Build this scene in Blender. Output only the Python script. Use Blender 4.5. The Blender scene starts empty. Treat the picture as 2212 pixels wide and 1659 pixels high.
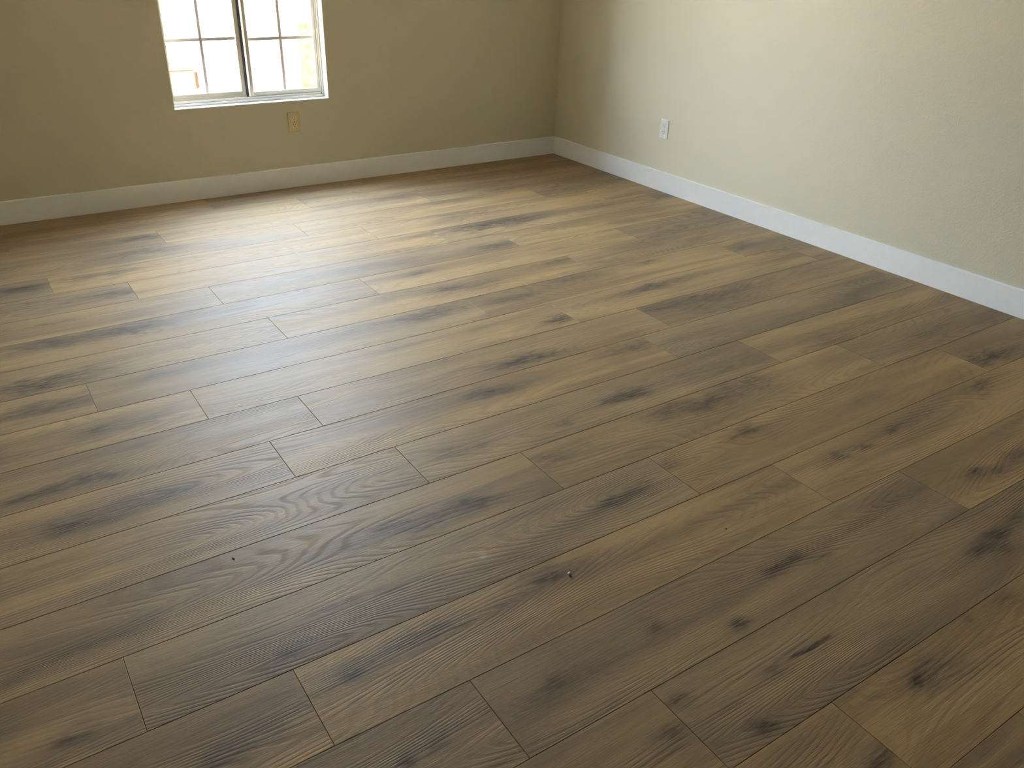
import bpy, bmesh, math, random
from mathutils import Matrix, Vector
random.seed(7)
S = bpy.context.scene
COL = S.collection

# ------------------------------------------------------------------ camera, sky, sun, exposure
cam = bpy.data.cameras.new('camera')
cam.sensor_width = 36.0
cam.lens = 29.3485
cam.clip_start = 0.05
cam_o = bpy.data.objects.new('camera', cam)
COL.objects.link(cam_o)
R_ = Vector((0.833378, -0.552075, 0.026341)); U_ = Vector((0.242878, 0.408612, 0.879799)); F_ = Vector((0.496478, 0.726808, -0.474615))
M = Matrix((R_, U_, -F_)).transposed().to_4x4()
M.translation = (-3.7075, -4.9783, 1.4114)
cam_o.matrix_world = M
S.camera = cam_o

vs = S.view_settings
S.display_settings.display_device = 'sRGB'
vs.view_transform = 'Standard'; vs.look = 'None'; vs.gamma = 1.0; vs.use_curve_mapping = False
vs.exposure = 6.27

W_ = bpy.data.worlds.new('sky'); S.world = W_; W_.use_nodes = True
nt = W_.node_tree; nt.nodes.clear()
out = nt.nodes.new('ShaderNodeOutputWorld'); bg = nt.nodes.new('ShaderNodeBackground')
tc = nt.nodes.new('ShaderNodeTexCoord'); sx = nt.nodes.new('ShaderNodeSeparateXYZ'); cr = nt.nodes.new('ShaderNodeValToRGB')
nt.links.new(tc.outputs['Generated'], sx.inputs[0]); nt.links.new(sx.outputs['Z'], cr.inputs[0])
cr.color_ramp.elements[0].position = 0.0; cr.color_ramp.elements[0].color = (0.86, 0.92, 1.0, 1)
cr.color_ramp.elements[1].position = 0.9; cr.color_ramp.elements[1].color = (0.52, 0.68, 1.0, 1)
e = cr.color_ramp.elements.new(0.3); e.color = (0.76, 0.86, 1.0, 1)
nt.links.new(cr.outputs[0], bg.inputs['Color']); bg.inputs['Strength'].default_value = 1.0
nt.links.new(bg.outputs[0], out.inputs[0])

sun = bpy.data.lights.new('sun', 'SUN'); sun.energy = 2.8; sun.angle = 0.009; sun.color = (1.0, 0.93, 0.80)
sun_o = bpy.data.objects.new('sun', sun); COL.objects.link(sun_o)
el, az = math.radians(56), math.radians(1)
d = Vector((math.cos(el) * math.cos(az), math.cos(el) * math.sin(az), -math.sin(el)))
sun_o.rotation_euler = d.to_track_quat('-Z', 'Y').to_euler(); sun_o.location = (-6, -3, 7)

# sampling aid: the window opening is a portal for the sky
po = bpy.data.lights.new('window_portal', 'AREA'); po.shape = 'RECTANGLE'; po.size = 0.94; po.size_y = 1.56; po.cycles.is_portal = True
po_o = bpy.data.objects.new('window_portal', po); COL.objects.link(po_o)
po_o.location = (-2.155, 0.142, 1.265); po_o.rotation_euler = (math.radians(-90), 0, 0)

cy = S.cycles
cy.max_bounces = 14; cy.diffuse_bounces = 8; cy.glossy_bounces = 4; cy.transparent_max_bounces = 12; cy.transmission_bounces = 6
cy.use_denoising = True
cy.filter_width = 1.1
cy.caustics_reflective = False; cy.caustics_refractive = False
cy.sample_clamp_direct = 0.05; cy.sample_clamp_indirect = 0.5

# ------------------------------------------------------------------ helpers
def link(name, me, mat=None, parent=None, loc=(0, 0, 0), rot=(0, 0, 0)):
    o = bpy.data.objects.new(name, me)
    if mat: me.materials.append(mat)
    COL.objects.link(o)
    o.location = loc; o.rotation_euler = rot
    if parent: o.parent = parent
    return o

def bm_box(bm, lo, hi):
    vs_ = [bm.verts.new((x, y, z)) for z in (lo[2], hi[2]) for y in (lo[1], hi[1]) for x in (lo[0], hi[0])]
    for f in ((0, 2, 3, 1), (4, 5, 7, 6), (0, 1, 5, 4), (2, 6, 7, 3), (0, 4, 6, 2), (1, 3, 7, 5)):
        bm.faces.new([vs_[i] for i in f])

def boxes(name, lst, mat, parent=None, bevel=0.0, seg=2, loc=(0, 0, 0), rot=(0, 0, 0)):
    bm = bmesh.new()
    for lo, hi in lst: bm_box(bm, lo, hi)
    if bevel:
        bmesh.ops.bevel(bm, geom=bm.edges[:], offset=bevel, segments=seg, profile=0.5, affect='EDGES')
    me = bpy.data.meshes.new(name); bm.to_mesh(me); bm.free()
    return link(name, me, mat, parent, loc, rot)

def prism(name, prof, a, b, axis, mat, parent=None):
    """extrude a closed profile [(u, z)] along x (axis 0, u = y) or y (axis 1, u = x)"""
    bm = bmesh.new(); n = len(prof)
    P = lambda t, u, z: (t, u, z) if axis == 0 else (u, t, z)
    A = [bm.verts.new(P(a, u, z)) for u, z in prof]; B = [bm.verts.new(P(b, u, z)) for u, z in prof]
    for i in range(n): bm.faces.new((A[i], A[(i + 1) % n], B[(i + 1) % n], B[i]))
    bm.faces.new(A); bm.faces.new(B[::-1])
    bmesh.ops.recalc_face_normals(bm, faces=bm.faces[:])
    me = bpy.data.meshes.new(name); bm.to_mesh(me); bm.free()
    return link(name, me, mat, parent)

def empty(name, loc, label=None, cat=None, kind=None, group=None, rot=(0, 0, 0)):
    o = bpy.data.objects.new(name, None); COL.objects.link(o); o.location = loc; o.rotation_euler = rot; o.empty_display_size = 0.1
    tag(o, label, cat, kind, group); return o

def tag(o, label=None, cat=None, kind=None, group=None):
    for k, v in (('label', label), ('category', cat), ('kind', kind), ('group', group)):
        if v: o[k] = v
    return o

class NT:
    def __init__(self, name):
        self.m = bpy.data.materials.new(name); self.m.use_nodes = True
        self.t = self.m.node_tree; self.t.nodes.clear()
        self.out = self.n('ShaderNodeOutputMaterial')
    def n(self, kind, **kw):
        x = self.t.nodes.new(kind)
        for k, v in kw.items(): setattr(x, k, v)
        return x
    def put(self, sock, v):
        if hasattr(v, 'is_output'): self.t.links.new(v, sock)
        else: sock.default_value = v
    def math(self, op, a, b=None, c=None, clamp=False):
        x = self.n('ShaderNodeMath', operation=op, use_clamp=clamp)
        for i, v in enumerate((a, b, c)):
            if v is not None: self.put(x.inputs[i], v)
        return x.outputs[0]
    def vec(self, x, y, z=0.0):
        c = self.n('ShaderNodeCombineXYZ')
        for i, v in enumerate((x, y, z)): self.put(c.inputs[i], v)
        return c.outputs[0]
    def noise(self, v, scale=1.0, detail=2.0, rough=0.5, dist=0.0):
        x = self.n('ShaderNodeTexNoise'); self.put(x.inputs['Vector'], v)
        x.inputs['Scale'].default_value = scale; x.inputs['Detail'].default_value = detail
        x.inputs['Roughness'].default_value = rough; x.inputs['Distortion'].default_value = dist
        return x.outputs[0]
    def ramp(self, v, lo, hi, a=0.0, b=1.0, smooth=True):
        x = self.n('ShaderNodeMapRange', interpolation_type='SMOOTHSTEP' if smooth else 'LINEAR')
        self.put(x.inputs[0], v); self.put(x.inputs[1], lo); self.put(x.inputs[2], hi); self.put(x.inputs[3], a); self.put(x.inputs[4], b)
        return x.outputs[0]
    def mix(self, f, a, b):
        x = self.n('ShaderNodeMix', data_type='RGBA'); self.put(x.inputs[0], f); self.put(x.inputs[6], a); self.put(x.inputs[7], b)
        return x.outputs[2]
    def bump(self, h, strength, dist, normal=None):
        x = self.n('ShaderNodeBump'); x.inputs['Strength'].default_value = strength; x.inputs['Distance'].default_value = dist
        self.put(x.inputs['Height'], h)
        if normal is not None: self.put(x.inputs['Normal'], normal)
        return x.outputs[0]
    def bsdf(self, col, rough=0.5, spec=0.5, normal=None, metal=0.0):
        b = self.n('ShaderNodeBsdfPrincipled')
        self.put(b.inputs['Base Color'], col); self.put(b.inputs['Roughness'], rough); self.put(b.inputs['Specular IOR Level'], spec)
        b.inputs['Metallic'].default_value = metal
        if normal is not None: self.put(b.inputs['Normal'], normal)
        self.t.links.new(b.outputs[0], self.out.inputs[0]); return self.m

def rgb(r, g, b): return (r, g, b, 1.0)

def plain(name, col, rough=0.45, spec=0.5, grain=0.0, gscale=60, bump=0.0):
    n = NT(name); tcn = n.n('ShaderNodeTexCoord').outputs['Object']
    f = n.noise(tcn, gscale, 3)
    c = n.mix(n.ramp(f, 0.3, 0.7), rgb(*[x * (1 - grain) for x in col]), rgb(*[min(1, x * (1 + grain)) for x in col]))
    return n.bsdf(c, rough, spec, n.bump(f, 1.0, bump) if bump else None)

# ------------------------------------------------------------------ materials
def wall_paint():
    n = NT('greige_wall_paint'); p = n.n('ShaderNodeTexCoord').outputs['Object']
    a = n.noise(p, 125, 2, 0.5); b = n.noise(p, 260, 2, 0.5); big = n.noise(p, 1.3, 2)
    h = n.math('ADD', n.ramp(a, 0.32, 0.68), n.math('MULTIPLY', b, 0.35))
    c = n.mix(big, rgb(0.575, 0.535, 0.415), rgb(0.60, 0.56, 0.435))
    return n.bsdf(c, 0.45, 0.34, n.bump(h, 0.3, 0.0008))

def floor_vinyl():
    n = NT('oak_vinyl_plank')
    p = n.n('ShaderNodeTexCoord').outputs['Object']
    sp = n.n('ShaderNodeSeparateXYZ'); n.put(sp.inputs[0], p); x, y = sp.outputs[0], sp.outputs[1]
    def attr(nm):
        return n.n('ShaderNodeAttribute', attribute_type='OBJECT', attribute_name=nm)
    seed = attr('seed').outputs['Fac']; tone = attr('tone').outputs['Fac']
    sv = n.math('MULTIPLY', seed, 37.0)
    def nz(ax, ay, off, detail=2.0, rough=0.5, dist=0.0):
        v = n.vec(n.math('MULTIPLY_ADD', x, ax, n.math('ADD', sv, off)), n.math('MULTIPLY', y, ay), n.math('MULTIPLY', seed, 11.0))
        return n.noise(v, 1.0, detail, rough, dist)
    # cathedral figure: contour lines of a stretched field
    fld = nz(0.75, 5.2, 3.0, 1.0, 0.4, 0.0)
    wob = nz(6.0, 70.0, 9.0, 2.0)
    ring = n.math('SINE', n.math('MULTIPLY_ADD', fld, 270.0, n.math('MULTIPLY', wob, 2.4)))
    show = n.ramp(nz(1.1, 6.0, 81.0, 1.0), 0.36, 0.60, 0.2, 1.0)
    ring = n.math('MULTIPLY', ring, show)
    pore = nz(7.0, 330.0, 5.0, 2.0, 0.6)
    tick = nz(30.0, 420.0, 15.0, 1.0)
    # soft bands of honey and grey along the plank
    band = nz(0.9, 9.0, 21.0, 3.0, 0.55, 0.4)
    band2 = nz(1.6, 22.0, 31.0, 3.0, 0.55, 0.6)
    cloud = nz(2.2, 5.0, 41.0, 3.0)
    c = n.mix(n.ramp(band, 0.34, 0.66), rgb(0.238, 0.165, 0.091), rgb(0.378, 0.260, 0.128))
    c = n.mix(n.math('MULTIPLY', n.ramp(band2, 0.50, 0.75), 0.40), c, rgb(0.155, 0.112, 0.079))
    c = n.mix(n.math('MULTIPLY', n.ramp(cloud, 0.5, 0.8), 0.30), c, rgb(0.345, 0.255, 0.155))
    # knots and smoky marks printed on each plank
    wx = n.math('MULTIPLY', n.math('SUBTRACT', nz(7.0, 26.0, 51.0, 3.0, 0.6), 0.5), 1.0)
    wy = n.math('MULTIPLY', n.math('SUBTRACT', nz(9.0, 16.0, 61.0, 3.0, 0.6), 0.5), 1.0)
    fine = nz(20.0, 170.0, 71.0, 4.0, 0.68)
    total = None; core = None
    for i in range(10):
        a = attr('mark_%d' % i)
        s = n.n('ShaderNodeSeparateColor'); n.put(s.inputs[0], a.outputs['Color'])
        ln = n.math('MAXIMUM', s.outputs[2], 0.01)
        thin = n.math('MULTIPLY_ADD', n.math('GREATER_THAN', a.outputs['Alpha'], 1.1), -0.66, 1.0)   # cracks
        wd = n.math('MULTIPLY', n.math('MULTIPLY_ADD', ln, 0.080, 0.0080), thin)
        dx = n.math('ADD', n.math('DIVIDE', n.math('SUBTRACT', x, s.outputs[0]), ln), n.math('MULTIPLY', wx, 0.8))
        dy = n.math('ADD', n.math('DIVIDE', n.math('SUBTRACT', y, s.outputs[1]), wd), n.math('MULTIPLY', wy, n.math('MULTIPLY', thin, 3.6)))
        d2 = n.math('MULTIPLY_ADD', dx, n.math('MULTIPLY', dx, 3.2), n.math('MULTIPLY', dy, n.math('MULTIPLY', dy, 0.42)))
        g = n.math('MULTIPLY', n.math('EXPONENT', n.math('MULTIPLY', d2, -1.0)), a.outputs['Alpha'])
        k3 = n.math('MULTIPLY', g, n.math('MULTIPLY', g, g))
        total = g if total is None else n.math('ADD', total, g)
        core = k3 if core is None else n.math('ADD', core, k3)
    streak = n.ramp(fine, 0.36, 0.66)
    halo = n.math('MULTIPLY', n.math('MAXIMUM', total, 0.0, clamp=True), n.math('MULTIPLY_ADD', streak, 0.42, 0.24))
    core = n.math('MULTIPLY', n.math('MAXIMUM', core, 0.0, clamp=True), n.math('MULTIPLY_ADD', streak, 0.72, 0.28))
    lite = n.math('MULTIPLY', n.math('MAXIMUM', n.math('MULTIPLY', total, -1.0), 0.0), n.ramp(fine, 0.4, 0.6))
    c = n.mix(halo, c, rgb(0.090, 0.070, 0.060))
    c = n.mix(core, c, rgb(0.055, 0.040, 0.032))
    c = n.mix(lite, c, rgb(0.55, 0.53, 0.48))
    # grain lines
    c = n.mix(n.math('MULTIPLY', n.ramp(ring, 0.1, 0.95), 0.12), c, rgb(0.09, 0.066, 0.046))
    c = n.mix(n.math('MULTIPLY', n.ramp(pore, 0.48, 0.75), 0.34), c, rgb(0.11, 0.082, 0.058))
    br = n.n('ShaderNodeHueSaturation'); n.put(br.inputs['Color'], c); n.put(br.inputs['Value'], n.math('MULTIPLY_ADD', tone, 0.17, 1.0))
    n.put(br.inputs['Saturation'], n.math('MULTIPLY_ADD', tone, 0.10, 1.0))
    c = br.outputs[0]
    h = n.math('ADD', n.math('MULTIPLY', n.ramp(ring, -0.3, 0.9), -0.75), n.math('MULTIPLY', pore, -0.9))
    h = n.math('ADD', h, n.math('MULTIPLY', n.ramp(tick, 0.55, 0.7), -0.35))
    rg = n.math('MULTIPLY_ADD', n.ramp(ring, 0.0, 1.0), 0.12, 0.50)
    return n.bsdf(c, rg, 0.19, n.bump(h, 0.6, 0.0006))

def pane_glass():
    n = NT('window_glass')
    lw = n.n('ShaderNodeLayerWeight'); lw.inputs[0].default_value = 0.5
    fr = n.math('MULTIPLY_ADD', n.math('POWER', lw.outputs['Facing'], 5.0), 0.90, 0.05)
    t = n.n('ShaderNodeBsdfTransparent'); t.inputs[0].default_value = rgb(0.93, 0.95, 0.94)
    g = n.n('ShaderNodeBsdfGlossy'); g.inputs['Roughness'].default_value = 0.02
    m = n.n('ShaderNodeMixShader'); n.put(m.inputs[0], fr); n.put(m.inputs[1], t.outputs[0]); n.put(m.inputs[2], g.outputs[0])
    n.t.links.new(m.outputs[0], n.out.inputs[0]); return n.m

M_WALL = wall_paint()
M_FLOOR = floor_vinyl()
M_GLASS = pane_glass()
M_CEIL = plain('ceiling_paint', (0.58, 0.56, 0.51), 0.7, 0.3, 0.01, 40, 0.001)
M_TRIM = plain('white_trim_paint', (0.80, 0.815, 0.82), 0.38, 0.5, 0.012, 25)
M_SILL = plain('white_sill_paint', (0.64, 0.64, 0.62), 0.4, 0.5, 0.012, 30, 0.0003)
M_VINYL = plain('almond_vinyl', (0.47, 0.42, 0.33), 0.35, 0.5, 0.015, 18)
def muntin_vinyl():
    n = NT('muntin_vinyl'); p = n.n('ShaderNodeTexCoord').outputs['Object']
    c = n.mix(n.noise(p, 18, 2), rgb(0.77, 0.66, 0.64), rgb(0.80, 0.68, 0.66))
    n.bsdf(c, 0.4, 0.4)
    b = [x for x in n.t.nodes if x.type == 'BSDF_PRINCIPLED'][0]
    t = n.n('ShaderNodeBsdfTranslucent'); n.put(t.inputs['Color'], c)
    m = n.n('ShaderNodeMixShader'); m.inputs[0].default_value = 0.035
    n.put(m.inputs[1], b.outputs[0]); n.put(m.inputs[2], t.outputs[0]); n.t.links.new(m.outputs[0], n.out.inputs[0])
    return n.m
M_MUNTIN = muntin_vinyl()
M_GASKET = plain('dark_gasket', (0.05, 0.045, 0.04), 0.7, 0.3, 0.05, 60)
M_UNDER = plain('underlay', (0.06, 0.045, 0.03), 0.9, 0.1, 0.1, 20)
M_WHITE_PLATE = plain('white_plastic', (0.80, 0.81, 0.80), 0.32, 0.5, 0.01, 50)
M_WHITE_FACE = plain('white_plastic_face', (0.74, 0.75, 0.74), 0.32, 0.5, 0.01, 50)
M_SLOT_GREY = plain('slot_grey', (0.22, 0.22, 0.21), 0.6, 0.3, 0.05, 50)
M_ALMOND = plain('almond_plastic', (0.60, 0.50, 0.28), 0.38, 0.5, 0.02, 50)
M_ALMOND_FACE = plain('almond_plastic_face', (0.70, 0.60, 0.38), 0.38, 0.5, 0.02, 50)
M_SLOT_DARK = plain('slot_dark', (0.03, 0.022, 0.01), 0.7, 0.2, 0.05, 50)
M_SCREW_A = plain('almond_screw', (0.30, 0.24, 0.12), 0.4, 0.6, 0.03, 50)
M_SCREW_W = plain('white_screw', (0.62, 0.63, 0.62), 0.35, 0.6, 0.02, 50)
M_PLASTER = plain('plaster', (0.90, 0.92, 0.88), 0.8, 0.2, 0.04, 300)
M_DIRT = plain('dirt', (0.03, 0.022, 0.015), 0.8, 0.2, 0.1, 300)
M_GROUND = plain('sunny_concrete', (0.56, 0.46, 0.33), 0.9, 0.2, 0.06, 3)
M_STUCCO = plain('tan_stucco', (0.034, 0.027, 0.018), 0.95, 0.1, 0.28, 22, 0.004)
M_STUCCO_PALE = plain('pale_stucco', (0.60, 0.54, 0.45), 0.95, 0.1, 0.06, 22, 0.004)
M_SHADE_TAN = plain('shade_tan', (0.024, 0.013, 0.006), 0.9, 0.1, 0.5, 30)  # dark tan that puts the planter's shaded side into the colour

# ------------------------------------------------------------------ room shell
WY, WX = 0.013, 0.013                     # wall planes sit behind the baseboard faces
XL, YR, HC = -5.05, -8.4, 2.60           # left wall, rear wall, ceiling
WN = dict(x0=-2.6075, x1=-1.7020, z0=0.5045, z1=2.03)   # window opening
T = 0.125
boxes('wall_back', [((XL - T, WY, -0.15), (WN['x0'], WY + T, HC)), ((WN['x1'], WY, -0.15), (WX + T, WY + T, HC)),
                    ((WN['x0'], WY, -0.15), (WN['x1'], WY + T, WN['z0'])), ((WN['x0'], WY, WN['z1']), (WN['x1'], WY + T, HC))], M_WALL)['kind'] = 'structure'
boxes('wall_right', [((WX, YR - T, -0.15), (WX + T, WY, HC))], M_WALL)['kind'] = 'structure'
boxes('wall_left', [((XL - T, YR - T, -0.15), (XL, WY, HC))], M_WALL)['kind'] = 'structure'
boxes('wall_rear', [((XL, YR - T, -0.15), (WX, YR, HC))], M_WALL)['kind'] = 'structure'
boxes('ceiling', [((XL - T, YR - T, HC), (WX + T, WY + T, HC + 0.2))], M_CEIL)['kind'] = 'structure'

BH, BT = 0.1215, 0.013
def baseboard(name, a, b, axis, plane, sgn):
    f = plane; k = plane + sgn * BT       # f = room-side face, k = wall
    prof = [(f, 0.0), (f, BH - 0.004), (f + sgn * 0.0012, BH - 0.0012), (f + sgn * 0.004, BH), (k, BH), (k, 0.0)]
    prism(name, prof, a, b, axis, M_TRIM)['kind'] = 'structure'
baseboard('baseboard_back', XL, 0.0, 0, 0.0, 1)
baseboard('baseboard_right', YR, 0.0, 1, 0.0, 1)
baseboard('baseboard_left', YR, -0.0005, 1, XL + BT, -1)
baseboard('baseboard_rear', XL + BT + 0.0005, -0.0005, 0, YR + BT, -1)

# ------------------------------------------------------------------ floor of separate planks
PW, PL = 0.2286, 1.524                    # plank width and length
GAP, CH = 0.0005, 0.0011
floor = boxes('floor', [((XL, YR, -0.15), (WX, WY, -0.0065))], M_UNDER); floor['kind'] = 'structure'

def plank_mesh(L, Wd):
    bm = bmesh.new(); g = GAP / 2; c = CH; z0, z1, z2 = -0.006, -0.0009, 0.0
    def loop(i, z): return [bm.verts.new(q) for q in ((i, i, z), (L - i, i, z), (L - i, Wd - i, z), (i, Wd - i, z))]
    a, b, t = loop(g, z0), loop(g, z1), loop(g + c, z2)
    for lo, hi in ((a, b), (b, t)):
        for i in range(4): bm.faces.new((lo[i], lo[(i + 1) % 4], hi[(i + 1) % 4], hi[i]))
    bm.faces.new(t)
    me = bpy.data.meshes.new('plank'); bm.to_mesh(me); bm.free(); me.materials.append(M_FLOOR); return me

FULL = plank_mesh(PL, PW)
# where one end joint lies in each row, in plank widths from the right baseboard
JOINT = {0: -4.4, 1: -2.3, 2: -6.03, 3: -3.15, 4: -1.86, 5: -7.24, 6: -5.97, 7: -3.28, 8: -5.48, 9: -1.99, 10: -0.71, 11: -6.07, 12: -6.85,
         13: -5.46, 14: -4.07, 15: -2.66, 16: -1.35, 17: -6.67, 18: -5.3, 19: -3.97, 20: -2.6, 21: -6.9, 22: -4.2, 23: -1.7, 24: -5.5, 25: -3.0}
# tone of single planks: (row, n-th joint to the right of it counted from JOINT) -> lighter / darker
TONE = {(5, -2): -0.7, (5, -1): 0.5, (4, -2): 0.5, (4, -3): -0.8, (13, 0): 0.1, (13, -1): -0.3, (12, 0): -0.7, (12, -1): 0.55, (15, -1): 0.7, (15, -2): -0.55,
        (17, 0): 0.35, (17, -1): -0.5, (17, -2): -0.1, (14, -1): 0.35, (14, 0): -0.35, (16, -1): 0.45, (16, -2): 0.3, (18, 0): -0.5, (18, -1): -0.6, (19, 0): 0.0, (19, -1): 0.5,
        (19, -2): 0.2, (6, -1): -0.45, (6, 0): 0.3, (7, 0): -0.7, (7, -1): 0.15, (8, 0): -0.35, (8, -1): 0.5, (9, -1): 0.2, (10, -1): 0.1, (10, -2): 0.15, (11, 0): -0.2, (11, -1): 0.25,
        (3, -1): 0.45, (2, 0): -0.5, (2, -1): 0.2, (0, 0): -0.5, (1, 0): -0.4, (0, -1): -0.3, (1, -1): -0.3, (15, 0): -0.25, (16, 0): -0.1, (20, -1): 0.5, (20, 0): 0.4}
# dark smoky knots (and, below zero, pale scuffs) printed on the planks: x, y, length, strength
MARKS = [
    (-1.168,-1.208,0.45,0.8),(-0.613,-1.541,0.25,0.6),(-0.517,-1.783,0.35,0.5),(-0.482,-1.964,0.22,0.7),(-1.435,-1.537,0.3,0.8),(-1.312,-1.868,0.35,0.8),(-0.962,-2.102,0.16,0.9),
    (-1.418,-2.102,0.4,0.7),(-1.738,-2.165,0.2,0.7),(-1.182,-2.35,0.2,0.9),(-1.0,-2.354,0.5,0.5),(-1.287,-2.374,0.2,0.5),(-1.002,-2.594,0.6,0.8),(-1.307,-2.563,0.3,0.8),
    (-1.752,-2.447,0.22,1.0),(-2.087,-2.678,0.35,1.0),(-1.604,-2.697,0.25,0.4),(-1.676,-2.804,0.4,0.8),(-1.385,-3.083,0.45,0.5),(-0.343,-2.145,0.3,0.8),(-0.187,-2.324,0.35,0.7),
    (-1.515,-0.473,0.5,0.7),(-1.945,-0.513,0.25,0.5),(-1.621,-0.761,0.35,0.6),(-1.294,-0.725,0.4,0.7),(-1.291,-0.991,0.4,0.7),(-1.386,-1.212,0.7,0.9),(-1.723,-1.207,0.35,0.7),
    (-2.066,-1.25,0.3,0.5),(-1.974,-1.495,0.3,0.5),(-2.178,-1.49,0.4,0.4),(-1.48,-1.537,0.3,0.5),(-2.013,-1.675,0.18,0.9),(-1.975,-1.917,0.18,0.9),(-1.813,-1.957,0.4,0.7),
    (-2.2,-2.116,0.5,0.9),(-1.853,-2.148,0.2,0.7),(-2.262,-1.889,0.25,0.4),(-2.967,-0.552,0.3,0.9),(-3.185,-0.538,0.35,0.6),(-3.015,-0.767,0.4,0.8),(-3.151,-0.781,0.5,0.5),
    (-3.394,-0.972,0.3,0.7),(-3.251,-0.993,0.25,0.7),(-3.085,-0.97,0.3,0.5),(-3.597,-1.002,0.35,0.9),(-3.267,-1.252,0.4,0.8),(-3.624,-1.203,0.4,0.5),(-3.515,-1.461,0.18,0.6),
    (-3.26,-1.676,0.45,0.9),(-3.502,-1.633,0.4,0.7),(-3.621,-1.981,0.45,1.0),(-3.283,-2.121,0.25,0.6),(-3.539,-2.167,0.4,0.8),(-3.741,-2.173,0.3,0.7),(-3.537,-2.406,0.15,0.8),
    (-3.417,-2.418,0.3,0.5),(-3.784,-2.454,0.3,0.6),(-3.638,-2.671,0.25,0.9),(-3.581,-2.657,0.14,0.8),(-3.769,-2.676,0.16,0.8),(-3.497,-2.868,0.22,0.7),(-3.436,-2.872,0.18,0.8),
    (-3.69,-2.874,0.14,1.0),(-3.622,-2.895,0.16,0.6),(-3.46,-3.036,0.5,0.35),(-2.349,-2.82,0.16,0.9),(-2.243,-2.848,0.3,0.7),(-2.618,-2.808,0.25,0.4),(-2.544,-3.101,0.2,0.5),
    (-2.655,-3.095,0.16,0.6),(-2.715,-3.347,0.14,0.9),(-2.768,-3.34,0.2,0.7),(-2.964,-3.335,0.14,0.7),(-2.878,-3.36,0.14,0.6),(-3.029,-3.329,0.3,0.4),(-3.088,-3.067,0.5,0.3),
    (-1.978,-3.095,0.18,1.0),(-1.889,-3.086,0.2,0.9),(-1.646,-3.067,0.3,0.6),(-2.234,-3.133,0.12,0.6),(-1.881,-3.257,0.3,0.8),(-1.706,-3.277,0.25,1.0),(-1.516,-3.24,0.3,0.8),
    (-2.396,-3.282,0.3,0.8),(-1.765,-3.483,0.2,1.0),(-2.128,-3.495,0.16,0.8),(-2.382,-3.553,0.14,1.0),(-2.294,-3.536,0.2,0.8),(-2.185,-3.146,0.4,0.4),(-1.488,-3.289,0.35,0.7),
    (-1.194,-3.544,0.3,0.6),(-0.755,-3.717,0.22,0.9),(-1.146,-3.727,0.3,0.7),(-1.319,-3.732,0.14,0.9),(-1.495,-3.751,0.14,0.9),(-1.622,-3.74,0.12,0.9),(-1.698,-3.738,0.2,0.5),
    (-0.492,-3.59,0.35,1.0),(-1.325,-4.018,0.12,1.0),(-1.253,-4.051,0.12,0.7),(-1.107,-4.024,0.2,0.8),(-1.571,-3.989,0.3,0.5),(-1.575,-4.222,0.13,1.0),(-1.662,-4.233,0.12,1.0),
    (-1.609,-4.259,0.1,0.8),(-1.788,-4.032,0.3,0.4),(-2.064,-4.022,0.1,0.7),(-2.7,-3.704,0.22,1.0),(-2.912,-3.991,0.12,0.7),(-2.825,-3.987,0.25,0.5),(-2.6,-3.983,0.06,0.9),
    (-2.541,-3.941,0.1,0.7),(-2.43,-4.079,0.07,1.0),(-2.438,-4.045,0.05,0.9),(-2.711,-4.168,0.1,0.9),(-2.765,-4.215,0.12,0.9),(-2.602,-4.307,0.08,1.0),(-2.473,-4.217,0.08,0.7),
    (-2.288,-3.985,0.07,0.6),(-2.223,-4.408,0.05,1.09),(-2.212,-4.421,0.12,0.6),(-2.14,-4.401,0.14,0.5),(-2.103,-4.435,0.3,0.6),(-2.457,-4.482,0.16,1.0),(-1.792,-4.37,0.1,0.6),
    (-1.939,-4.357,0.06,0.7),(-2.308,-4.161,0.05,0.4),(-3.035,-3.725,0.1,0.8),(-3.094,-3.712,0.14,0.8),(-3.247,-3.738,0.09,0.9),(-3.2,-3.734,0.2,0.5),(-3.333,-3.608,0.14,0.8),
    (-2.963,-3.562,0.1,0.6),(-3.062,-3.55,0.12,0.6),(-3.256,-3.995,0.06,1.0),(-3.183,-3.99,0.1,0.7),(-3.189,-3.538,0.25,0.4),(-3.786,-3.598,0.1,0.9),(-3.746,-3.357,0.16,0.4),
    (-3.627,-3.342,0.14,0.5),(-3.874,-3.37,0.14,0.4),(-3.508,-3.795,0.15,0.7),(-3.57,-3.796,0.1,0.9),(-3.843,-3.064,0.2,0.6),(-1.444,-4.212,0.2,0.6),(-2.21,-3.989,0.1,1.0),
    (-2.163,-3.994,0.05,1.2),(-2.125,-3.991,0.08,1.0),(-2.382,-4.215,0.07,1.2),(-2.34,-4.22,0.05,1.2),(-2.301,-4.218,0.08,1.2),(-2.808,-3.556,0.03,-0.5),(-1.817,-3.985,0.06,-0.4),
    (-2.358,-4.309,0.03,-0.5),(-2.674,-3.686,0.12,-0.25),(-2.553,-3.726,0.02,-0.3),(-0.952,-3.16,0.6,0.5),(-0.241,-2.841,0.6,0.5),(-1.286,-2.767,0.6,0.35),(0.09,-2.939,0.3,0.3),
    (-0.416,-2.918,0.3,0.4),(-0.067,-1.75,0.3,0.4)]
n_rows = int(math.ceil((-YR) / PW)) + 1
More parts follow.
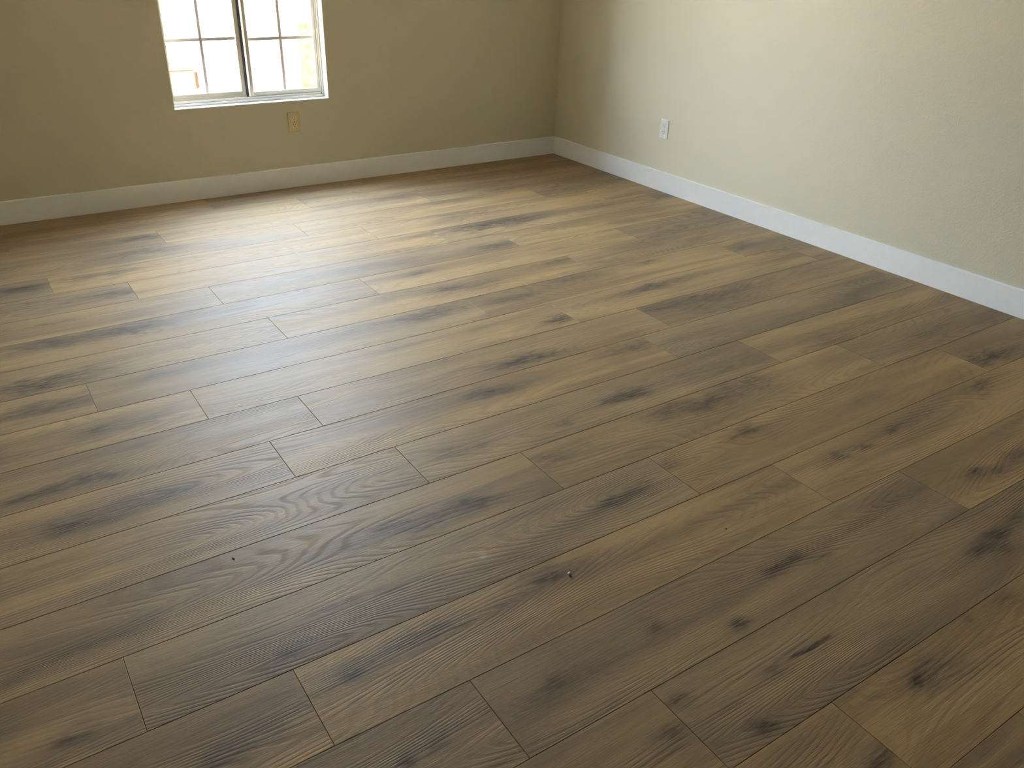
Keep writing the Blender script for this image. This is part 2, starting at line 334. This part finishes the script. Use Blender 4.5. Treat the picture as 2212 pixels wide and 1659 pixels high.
for r in range(n_rows):
    y0 = -(r + 1) * PW
    lo_y = max(y0, YR + 0.002)
    if lo_y >= y0 + PW - 0.01: continue
    off = JOINT.get(r, -1.0 - 5.3 * ((r * 0.37) % 1.0)) * PW
    k = -5
    while True:
        x0 = off + k * PL; x1 = x0 + PL; kk = k; k += 1
        if x0 > WX - 0.02: break
        cx0, cx1 = max(x0, XL + 0.002), min(x1, WX - 0.003)
        if cx1 - cx0 < 0.02: continue
        me = FULL if (cx1 - cx0 > PL - 1e-4 and lo_y == y0) else plank_mesh(cx1 - cx0, y0 + PW - lo_y)
        o = link('plank', me, None, floor, (cx0, lo_y, 0))
        o['seed'] = random.uniform(0.0, 9.0)
        o['tone'] = TONE.get((r, kk), random.uniform(-0.25, 0.25))
        mk = [(x - cx0, y - lo_y, l, a) for x, y, l, a in MARKS if cx0 <= x < cx1 and y0 <= y < y0 + PW]
        mk.sort(key=lambda q: -abs(q[3]) * (q[2] + 0.1)); mk = mk[:10]
        while len(mk) < 3: mk.append((random.uniform(0, cx1 - cx0), random.uniform(0.03, 0.2), random.uniform(0.15, 0.4), random.uniform(0.2, 0.5)))
        for i in range(10):
            o['mark_%d' % i] = [float(v) for v in (mk[i] if i < len(mk) else (0.0, 0.0, 0.1, 0.0))]

# ------------------------------------------------------------------ window
x0, x1, z0, z1 = WN['x0'], WN['x1'], WN['z0'], WN['z1']
win = empty('window_1', ((x0 + x1) / 2, WY, z0), kind='structure')
win.matrix_world = Matrix.Translation(win.location)
def wpart(name, lst, mat, bevel=0.0, parent=win, seg=2):
    o = boxes(name, [(Vector(a) - win.location, Vector(b) - win.location) for a, b in lst], mat, parent, bevel, seg)
    return o
E_ = 0.003
yf = 0.078                                 # room-side face of the vinyl frame
wpart('sill_board', [((x0, WY - 0.001, z0), (x1, yf + 0.058, z0 + E_))], M_SILL)
wpart('jamb_lining', [((x0, WY - 0.0005, z0 + E_), (x0 + E_, yf + 0.058, z1 - E_))], M_SILL)
wpart('jamb_lining', [((x1 - E_, WY - 0.0005, z0 + E_), (x1, yf + 0.058, z1 - E_))], M_SILL)
wpart('head_lining', [((x0, WY - 0.0005, z1 - E_), (x1, yf + 0.058, z1))], M_SILL)
fx0, fx1, fz0, fz1 = x0 + E_, x1 - E_, z0 + E_, z1 - E_
ye = yf + 0.062
# outer vinyl frame with its two stepped tracks
wpart('frame_sill', [((fx0, yf, fz0), (fx1, ye, fz0 + 0.016)), ((fx0, yf + 0.004, fz0 + 0.016), (fx1, yf + 0.010, fz0 + 0.027)), ((fx0, yf + 0.036, fz0 + 0.016), (fx1, ye, fz0 + 0.027))], M_VINYL, 0.0012)
wpart('frame_jamb', [((fx1 - 0.012, yf, fz0 + 0.016), (fx1, ye, fz1 - 0.02)), ((fx1 - 0.020, yf + 0.004, fz0 + 0.016), (fx1 - 0.012, yf + 0.009, fz1 - 0.02))], M_VINYL, 0.0012)
wpart('frame_jamb', [((fx0, yf, fz0 + 0.016), (fx0 + 0.014, ye, fz1 - 0.02)), ((fx0 + 0.014, yf + 0.036, fz0 + 0.016), (fx0 + 0.020, ye, fz1 - 0.02))], M_VINYL, 0.0012)
wpart('frame_head', [((fx0, yf, fz1 - 0.02), (fx1, ye, fz1))], M_VINYL, 0.0012)

def sash(sx0, sx1, ya, yb, zb, zt, wl, wr, wb, wt):
    s = wpart('sash', [((sx0, ya, zb), (sx0 + wl, yb, zt)), ((sx1 - wr, ya, zb), (sx1, yb, zt)), ((sx0 + wl, ya, zb), (sx1 - wr, yb, zb + wb)), ((sx0 + wl, ya, zt - wt), (sx1 - wr, yb, zt))], M_VINYL, 0.0015)
    gx0, gx1, gz0, gz1 = sx0 + wl, sx1 - wr, zb + wb, zt - wt
    ym = (ya + yb) / 2
    wpart('glass_pane', [((gx0 - 0.004, ym - 0.002, gz0 - 0.004), (gx1 + 0.004, ym + 0.002, gz1 + 0.004))], M_GLASS, 0, s)
    cx = (gx0 + gx1) / 2; mw = 0.0082
    wpart('muntin', [((cx - mw, ym + 0.004, gz0), (cx + mw, ym + 0.010, gz1))], M_MUNTIN, 0.0012, s)
    step = (gz1 - gz0) / 5
    for i in range(1, 5):
        zc = gz0 + i * step
        for a, b in ((gx0, cx - mw), (cx + mw, gx1)):
            wpart('muntin', [((a, ym + 0.004, zc - mw), (b, ym + 0.010, zc + mw))], M_MUNTIN, 0.0012, s)
    return s
zb = fz0 + 0.022; zt = fz1 - 0.016
sash(-2.150, fx1 - 0.018, yf + 0.010, yf + 0.034, zb, zt, 0.0195, 0.0190, 0.0285, 0.0285)      # inner sash
sash(fx0 + 0.012, -2.166, yf + 0.040, yf + 0.066, zb, zt, 0.0195, 0.0245, 0.034, 0.0285)       # outer sash
wpart('gasket', [((-2.166, yf + 0.034, zb), (-2.152, yf + 0.060, zt))], M_GASKET)

# ------------------------------------------------------------------ outlets
def outlet(loc, rotz, label, mp, mf, ms, mc, group=None):
    # built facing -Y in its own space, centred on the plate, back at y = 0
    t = empty('wall_outlet', loc, label, 'outlet', rot=(0, 0, rotz))
    w, h, d = 0.035, 0.0565, 0.0062
    bm = bmesh.new()
    def loop(wi, hi, y): return [bm.verts.new(q) for q in ((-wi, y, -hi), (wi, y, -hi), (wi, y, hi), (-wi, y, hi))]
    rings = [loop(w, h, 0), loop(w, h, -d * 0.45), loop(w - 0.0012, h - 0.0012, -d * 0.8), loop(w - 0.0045, h - 0.0045, -d)]
    for a, b in zip(rings, rings[1:]):
        for i in range(4): bm.faces.new((a[i], a[(i + 1) % 4], b[(i + 1) % 4], b[i]))
    bm.faces.new(rings[-1]); bm.faces.new(rings[0][::-1])
    bmesh.ops.recalc_face_normals(bm, faces=bm.faces[:])
    me = bpy.data.meshes.new('cover_plate'); bm.to_mesh(me); bm.free()
    link('cover_plate', me, mp, t)
    for zc in (0.0195, -0.0195):
        # receptacle face: a circle with flattened top and bottom
        bm = bmesh.new(); N = 28; pts = []
        for i in range(N):
            a = 2 * math.pi * i / N
            pts.append((0.0172 * math.cos(a), max(-0.0138, min(0.0138, 0.0172 * math.sin(a)))))
        A = [bm.verts.new((q[0], -d + 0.001, q[1])) for q in pts]; B = [bm.verts.new((q[0], -d - 0.0006, q[1])) for q in pts]; C = [bm.verts.new((q[0] * 0.95, -d - 0.0013, q[1] * 0.95)) for q in pts]
        for P_, Q_ in ((A, B), (B, C)):
            for i in range(N): bm.faces.new((P_[i], P_[(i + 1) % N], Q_[(i + 1) % N], Q_[i]))
        bm.faces.new(C); bmesh.ops.recalc_face_normals(bm, faces=bm.faces[:])
        me = bpy.data.meshes.new('receptacle'); bm.to_mesh(me); bm.free()
        rc = link('receptacle', me, mf, t, (0, 0, zc))
        yy = -d - 0.0013
        boxes('slot', [((-0.0075, yy - 0.0003, 0.0005), (-0.0050, yy + 0.0002, 0.0092))], ms, rc)
        boxes('slot', [((0.0050, yy - 0.0003, 0.0012), (0.0073, yy + 0.0002, 0.0086))], ms, rc)
        bm = bmesh.new(); N = 14
        a_ = [bm.verts.new((0.0026 * math.cos(2 * math.pi * i / N), yy - 0.0003, -0.0068 + (0.0026 * math.sin(2 * math.pi * i / N) if math.sin(2 * math.pi * i / N) < 0 else 0.0030 * math.sin(2 * math.pi * i / N)))) for i in range(N)]
        b_ = [bm.verts.new((v.co.x, yy + 0.0002, v.co.z)) for v in a_]
        for i in range(N): bm.faces.new((a_[i], a_[(i + 1) % N], b_[(i + 1) % N], b_[i]))
        bm.faces.new(a_); bmesh.ops.recalc_face_normals(bm, faces=bm.faces[:])
        me = bpy.data.meshes.new('ground_hole'); bm.to_mesh(me); bm.free(); link('ground_hole', me, ms, rc)
    bm = bmesh.new(); bmesh.ops.create_uvsphere(bm, u_segments=14, v_segments=8, radius=0.0032)
    bmesh.ops.scale(bm, vec=(1, 0.45, 1), verts=bm.verts[:])
    me = bpy.data.meshes.new('screw'); bm.to_mesh(me); bm.free(); sc_ = link('screw', me, mc, t, (0, -d, 0))
    return t
outlet((-1.9345, WY, 0.3865), 0, 'almond beige duplex outlet with dark slots on the wall under the window', M_ALMOND, M_ALMOND_FACE, M_SLOT_DARK, M_SCREW_A)
outlet((WX, -1.1150, 0.3765), math.radians(-90), 'white duplex outlet on the bright windowless wall near the corner', M_WHITE_PLATE, M_WHITE_FACE, M_SLOT_GREY, M_SCREW_W)

# ------------------------------------------------------------------ crumbs on the floor
def crumb(name, x, y, s, mat, label, cat, rz=0.0, flat=0.5, n=1):
    bm = bmesh.new(); bmesh.ops.create_icosphere(bm, subdivisions=1, radius=1.0)
    rr = random.Random(int(abs(x * 1000)))
    for v in bm.verts: v.co *= rr.uniform(0.75, 1.2)
    bmesh.ops.scale(bm, vec=(s[0], s[1], s[0] * flat), verts=bm.verts[:])
    lo = min(v.co.z for v in bm.verts)
    for v in bm.verts: v.co.z -= lo
    me = bpy.data.meshes.new(name); bm.to_mesh(me); bm.free()
    tag(link(name, me, mat, None, (x, y, 0.0), (0, 0, rz)), label, cat)
crumb('plaster_crumb', -2.6631, -3.7283, (0.0058, 0.0040), M_PLASTER, 'largest white plaster crumb, lying at the end of a dark knot mid floor', 'crumb', 0.4)
crumb('plaster_crumb', -1.5247, -4.0834, (0.0020, 0.0018), M_PLASTER, 'tiny white plaster speck on the brown planks nearest the right wall', 'crumb')
crumb('plaster_crumb', -2.6713, -3.5030, (0.0018, 0.0016), M_PLASTER, 'tiny white plaster speck one plank behind the largest crumb', 'crumb')
crumb('dirt_speck', -3.3535, -3.2329, (0.0022, 0.0055), M_DIRT, 'thin dark speck of dirt on the planks at the left', 'speck', 0.5, 0.6)
crumb('dirt_speck', -2.1888, -3.8093, (0.0026, 0.0022), M_DIRT, 'round dark speck of dirt on the planks at the right', 'speck', 0.0, 0.5)

# ------------------------------------------------------------------ outdoors, seen through the panes
ZG = -0.20
boxes('ground', [((-14, WY + T + 0.002, ZG - 0.2), (10, 22, ZG))], M_GROUND)['kind'] = 'structure'
pil = empty('stucco_pillar', (-0.40, 3.25, ZG), 'tan stucco garden pillar standing outside behind the right-hand sash', 'pillar')
boxes('shaft', [((-0.36, -0.25, 0), (0.36, 0.25, 0.755))], M_STUCCO, pil, 0.008)
boxes('band', [((-0.34, -0.235, 0.755), (0.34, 0.235, 0.775))], M_STUCCO_PALE, pil, 0.003)
boxes('cap', [((-0.36, -0.25, 0.775), (0.36, 0.25, 0.848))], M_STUCCO, pil, 0.008)
pb = empty('planter_box', (-2.02, 2.15, ZG), 'pale masonry planter with a tan rim and a painted-in shaded end standing outside behind the left-hand sash', 'planter')
boxes('box', [((-0.145, 0.0, 0), (0.10, 0.5, 0.60))], M_STUCCO_PALE, pb, 0.006)
boxes('rim', [((-0.125, -0.012, 0.603), (0.075, 0.015, 0.613))], M_SHADE_TAN, pb, 0.002)  # tan strip drawn for a soil line and the shadow along the top edge
boxes('shaded_side_strip', [((0.075, -0.012, 0.47), (0.10, 0.0, 0.592))], M_SHADE_TAN, pb, 0.002)  # shade of the planter's right side, painted as a tan strip
nb = empty('garden_wall', (-2.0, 9.0, ZG), 'pale stucco boundary wall closing off the sunny yard outside', 'wall')
boxes('wall_panel', [((-9, 0, 0), (9, 0.2, 1.7))], M_STUCCO_PALE, nb)
boxes('coping', [((-9, -0.04, 1.7), (9, 0.24, 1.78))], M_STUCCO_PALE, nb, 0.01)
